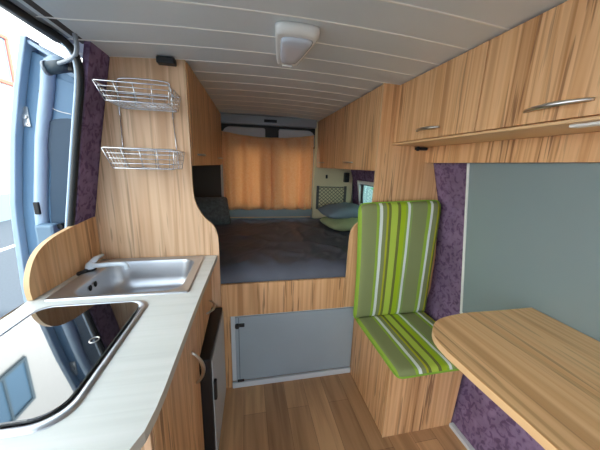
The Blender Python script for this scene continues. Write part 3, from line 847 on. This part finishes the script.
# hatch under the bed
hd = thing('storage_hatch', 'grey hatch door with pale frame under the bed', 'hatch', (.3, 1.49, 0))
bm = new(); box(bm, -.104, .704, 1.484, 1.49, .042, .511); ob('backing', bm, ALU, hd)
bm = new(); box(bm, -.078, .700, 1.474, 1.484, .047, .505, .0015); ob('panel', bm, DOORP, hd)
bm = new(); box(bm, -.104, .704, 1.466, 1.484, .0, .038, .003); ob('bottom_rail', bm, ALU, hd)
bm = new(); box(bm, -.072, -.022, 1.462, 1.476, .442, .462, .003); disc(bm, (-.066, 1.452, .452), 'Y', .013, .02, 14); ob('latch', bm, BLACK, hd)
bm = new(); box(bm, -.072, -.030, 1.464, 1.476, .045, .058, .003); ob('stop', bm, BLACK, hd)
bm = new(); box(bm, -.058, -.055, 1.4725, 1.476, .062, .500); ob('seam', bm, mat('seam_grey', (70, 80, 90), .7), hd)  # thin dark hinge line down the hatch panel

# ------------------------------------------------------------------ bench
bn = thing('bench_box', 'wood bench box under the green striped cushion', 'bench', (.92, 1.24, 0))
bm = new(); box(bm, .702, .718, 1.006, 1.474, 0, .425, .001); ob('side_panel', bm, [W_Z], bn)
bm = new(); box(bm, .718, 1.115, 1.006, 1.022, 0, .425, .001); ob('front_panel', bm, W_Z2, bn)
bm = new(); box(bm, .718, 1.178, 1.022, 1.474, .405, .425); ob('top_board', bm, W_Y, bn)
bm = new(); prism(bm, [(1.10, 0), (1.126, 0), (1.140, .3), (1.150, .425), (1.10, .425)], 'Y', 1.0065, 1.0215); ob('end_filler', bm, W_Z2, bn)
bm = new(); box(bm, .699, .7022, 1.0045, 1.010, 0, .425, .001); ob('edge_strip', bm, EDGE, bn)

cu = thing('bench_cushion', 'green, olive and white striped folding cushion on the wood bench', 'cushion', (.93, 1.3, .43))
def pad(name, P, thick, N=(44, 40), rc=(.05, .05, .05, .05), seed=0, bow_=0):
    """P(u, v) -> (point, normal); rounded outline, puffy, uv across for the stripes"""
    bm = new(); Lu = bm.loops.layers.uv.verify()
    def warp(a, b):
        # squeeze the square's corners to round them
        return a, b
    nu, nv = N
    UV = {}
    for sg in (1, -1):
        V = []
        for i in range(nu+1):
            col = []
            for j in range(nv+1):
                a, b = i/nu, j/nv
                p, q = 2*a-1, 2*b-1
                # corner rounding
                k = rc[(0 if p < 0 else 1) if q < 0 else (3 if p < 0 else 2)]
                m_ = max(abs(p), abs(q))
                if m_ > 0:
                    n_ = 2/(k*2.2+1e-4)
                    s = (abs(p)**n_+abs(q)**n_)**(1/n_)
                    f = m_/s
                else: f = 1
                a2, b2_ = .5+p*f/2, .5+q*f/2
                e = (max(0, 1-m_**14))**.5
                pos, nor = P(a2, b2_)
                h = thick/2*e*(1+.05*noise.noise(Vector((a*4+seed, b*4, sg*2))))
                if sg > 0: h += .0018*noise.noise(Vector((a*9+seed, b*9, 1)))*e
                vv_ = bm.verts.new(pos+nor*h*sg); UV[vv_] = (a2, b2_); col.append(vv_)
            V.append(col)
        for i in range(nu):
            for j in range(nv):
                f = bm.faces.new([V[i][j], V[i+1][j], V[i+1][j+1], V[i][j+1]]); f.smooth = True
                for lp in f.loops: lp[Lu].uv = UV[lp.vert]
        if sg > 0:
            out = [V[i][0].co.copy() for i in range(nu)]+[V[nu][j].co.copy() for j in range(nv)]+[V[i][nv].co.copy() for i in range(nu, 0, -1)]+[V[0][j].co.copy() for j in range(nv, 0, -1)]
    bmesh.ops.remove_doubles(bm, verts=bm.verts[:], dist=1e-4)
    o = ob(name, bm, STRIPE, cu)
    bm = new(); tube(bm, out, .0045, 6, True); ob('piping', bm, LIME, o)
    return o
def Pback(a, b):
    zl = .475+b*.757
    xl = .668+.010*sin(pi*b)-.018*b; xr = 1.186+.022*b+.012*sin(pi*b)*0
    y = 1.415+.020*b
    z = .465+b*(.745+.024*a)
    return Vector((xl+(xr-xl)*a, y, z)), Vector((0, -1, .03)).normalized()
pad('backrest_pad', Pback, .055, rc=(.03, .03, .07, .05), seed=1)
def Pseat(a, b):
    return Vector((.688+(1.192-.688)*a, (.925+b*.50), .452+.004*sin(pi*a))), Vector((0, 0, 1))
pad('seat_pad', Pseat, .05, rc=(.045, .06, .03, .03), seed=3)

# ------------------------------------------------------------------ right side: grey panel and table
gp = thing('wall_panel', 'flat pale grey panel with thin white edging covering the wall above the table', 'panel', (1.15, .4, .62))
def gx(z): return 1.122+(1.455-z)/(1.455-.60)*.122
zA, zB = .60, 1.456
bm = new(); prism(bm, [(gx(zA), zA), (gx(zB), zB), (gx(zB)+.016, zB), (gx(zA)+.016, zA)], 'Y', -.9, 1.176, .001); ob('board', bm, GREYP, gp)
bm = new(); prism(bm, [(gx(zA)-.004, zA), (gx(zB)-.004, zB), (gx(zB)+.016, zB), (gx(zA)+.016, zA)], 'Y', 1.1765, 1.190, .001); ob('edge_trim', bm, WHITE, gp)
bm = new(); prism(bm, [(gx(zA)-.004, zA-.012), (gx(zA)-.004, zA-.001), (gx(zA)+.016, zA-.001), (gx(zA)+.016, zA-.012)], 'Y', -.9, 1.190, .001); ob('edge_trim', bm, WHITE, gp)

tb = thing('table', 'wood-grain table with rounded free corner fixed below the grey panel', 'table', (1.0, .4, .85))
far = [(1.204, .805), (1.04, .808), (.90, .813)]
crn = smoothpts([(.86, .812), (.76, .800), (.70, .775), (.655, .73), (.632, .68), (.627, .62)], 2)
near = [(.630, .50), (.636, .38), (.642, -.25), (.66, -.33), (.72, -.36), (1.204, -.36)]
bm = new(); prism(bm, far+crn+near, 'Z', .825, .85, .002, 0, 1); ob('top', bm, [W_Y, EDGE], tb)
bm = new(); box(bm, 1.13, 1.206, .70, .76, .78, .8245, .003); ob('bracket', bm, ALU, tb)
bm = new(); box(bm, 1.13, 1.206, .0, .06, .78, .8245, .003); ob('bracket', bm, ALU, tb)

# ------------------------------------------------------------------ curtains
for k, (x0, x1, nf, ph, lab) in enumerate(((-.228, .300, 3.4, .3, 'orange-tan curtain with soft folds on the dark-pillow side of the back doors'), (.262, .712, 3.2, 1.4, 'orange-tan curtain with soft folds on the net-pocket side of the back doors'))):
    bm = new()
    def cf(a, b, x0=x0, x1=x1, nf=nf, ph=ph, k=k):
        x = x0+(x1-x0)*a
        ztop = 1.735-.048*sin(pi*max(0, min(1, (x+.25)/.965)))**.8
        z = ztop+(.942-ztop)*b
        am = .014+.014*b
        y = 2.828-.010*k+am*sin(2*pi*nf*a+ph+1.2*sin(5*a+ph))+.3*am*sin(2*pi*nf*1.7*a+2*ph)+.005*noise.noise(Vector((a*6, b*3, k)))
        x += .010*noise.noise(Vector((a*5, b*2.2, 5+k)))*b
        return Vector((x, y, z))
    grid(bm, cf, 120, 24)
    ob('curtain', bm, CURT, None, lab, 'curtain', recalc=False, solid=.0015)
bm = new(); tube(bm, [(-.255, 2.862, 1.735), (-.12, 2.862, 1.70), (.23, 2.862, 1.682), (.58, 2.862, 1.70), (.725, 2.862, 1.735)], .005, 8)
ob('curtain_wire', bm, SATIN, None, 'thin curtain wire carrying the orange-tan curtains', 'curtain wire')
bm = new(); tube(bm, [(.737, 2.855, .84), (.737, 2.855, 1.80)], .005, 8)
ob('vertical_trim', bm, BEIGE, None, 'slim pale upright strip between curtain and beige board', 'strip')

# ------------------------------------------------------------------ net pocket and small fittings on the beige board
nn = thing('net_pocket', 'stretch net pocket with dark frame on the beige board over the pillows', 'net pocket', (.95, 2.86, 1.0))
NX0, NX1, NZ0, NZ1 = .79, 1.115, .955, 1.19
for x in (NX0, NX1):
    bm = new(); box(bm, x-.014, x+.014, 2.846, 2.861, NZ0-.015, NZ1+.012, .004); ob('side_bar', bm, NETM, nn)
for z in (NZ0, NZ1):
    bm = new(); tube(bm, [(NX0, 2.852, z), (NX1, 2.852, z)], .0045, 6); ob('edge_cord', bm, NETM, nn)
bm = new()
nx, nz = 7, 6
dx = (NX1-NX0)/nx; dz = (NZ1-NZ0)/nz
for i in range(-nz, nx+nz):
    for sg in (1, -1):
        pts = []
        for j in range(nz+1):
            ii = i+j if sg > 0 else i+nz-j
            if 0 <= ii <= nx: pts.append((NX0+ii*dx, 2.850-.004*sin(pi*j/nz), NZ0+j*dz))
        if len(pts) > 1: tube(bm, pts, .003, 5)
ob('net', bm, mat('pale_net_cord', (112, 108, 98), .8), nn)
bm = new(); box(bm, .875, .895, 2.845, 2.8615, 1.285, 1.325, .004); box(bm, .879, .891, 2.83, 2.846, 1.29, 1.30, .002)
ob('wall_hook', bm, BLACK, None, 'tiny dark hook on the beige board above the net pocket', 'hook')
bm = new(); box(bm, 1.085, 1.135, 2.80, 2.861, 1.25, 1.355, .006); disc(bm, (1.108, 2.796, 1.30), 'Y', .012, .006, 14)
ob('switch_box', bm, BLACK, None, 'black switch box in the corner beside the purple wall above the bed', 'switch')

# ------------------------------------------------------------------ ceiling lamp
lp = thing('ceiling_lamp', 'white ceiling lamp with tapering opal lens', 'ceiling lamp', (.19, 1.15, 1.9))
def lampring(z, s, dy=0):
    pts = smoothpts([(.105, 1.015), (.105, .985), (.135, .972), (.225, .972), (.258, .985), (.260, 1.02), (.238, 1.27), (.228, 1.295), (.150, 1.295), (.138, 1.27)], 2, True)
    cx, cy = .183, 1.13
    return [((cx+(x-cx)*s)*1.055, (cy+(y-cy)*s+dy)*1.055, z) for x, y in pts]
bm = new()
zl = arch(.19)
rings_ = [[bm.verts.new(p) for p in lampring(z, s)] for z, s in ((zl-.001, 1.0), (zl-.016, 1.0), (zl-.028, .96), (zl-.032, .88))]
for A, B in zip(rings_, rings_[1:]): bridge(bm, A, B)
bm.faces.new(rings_[-1]); bm.faces.new(rings_[0][::-1])
ob('housing', bm, WHITE, lp)
bm = new()
def lensring(z, s):
    pts = smoothpts([(.128, 1.045), (.130, 1.02), (.150, 1.008), (.220, 1.008), (.243, 1.02), (.243, 1.05), (.222, 1.22), (.205, 1.245), (.165, 1.245), (.148, 1.22)], 2, True)
    cx, cy = .186, 1.12
    return [((cx+(x-cx)*s)*1.055, (cy+(y-cy)*s)*1.055, z) for x, y in pts]
rings_ = [[bm.verts.new(p) for p in lensring(z, s)] for z, s in ((zl-.031, 1.0), (zl-.038, .97), (zl-.042, .85), (zl-.044, .5))]
for A, B in zip(rings_, rings_[1:]): bridge(bm, A, B)
bm.faces.new(rings_[-1]); bm.faces.new(rings_[0][::-1])
ob('lens', bm, OPAL, lp)
bm = new(); box(bm, .172, .218, 1.322, 1.342, zl-.043, zl-.036, .002); ob('switch', bm, WHITE, lp)
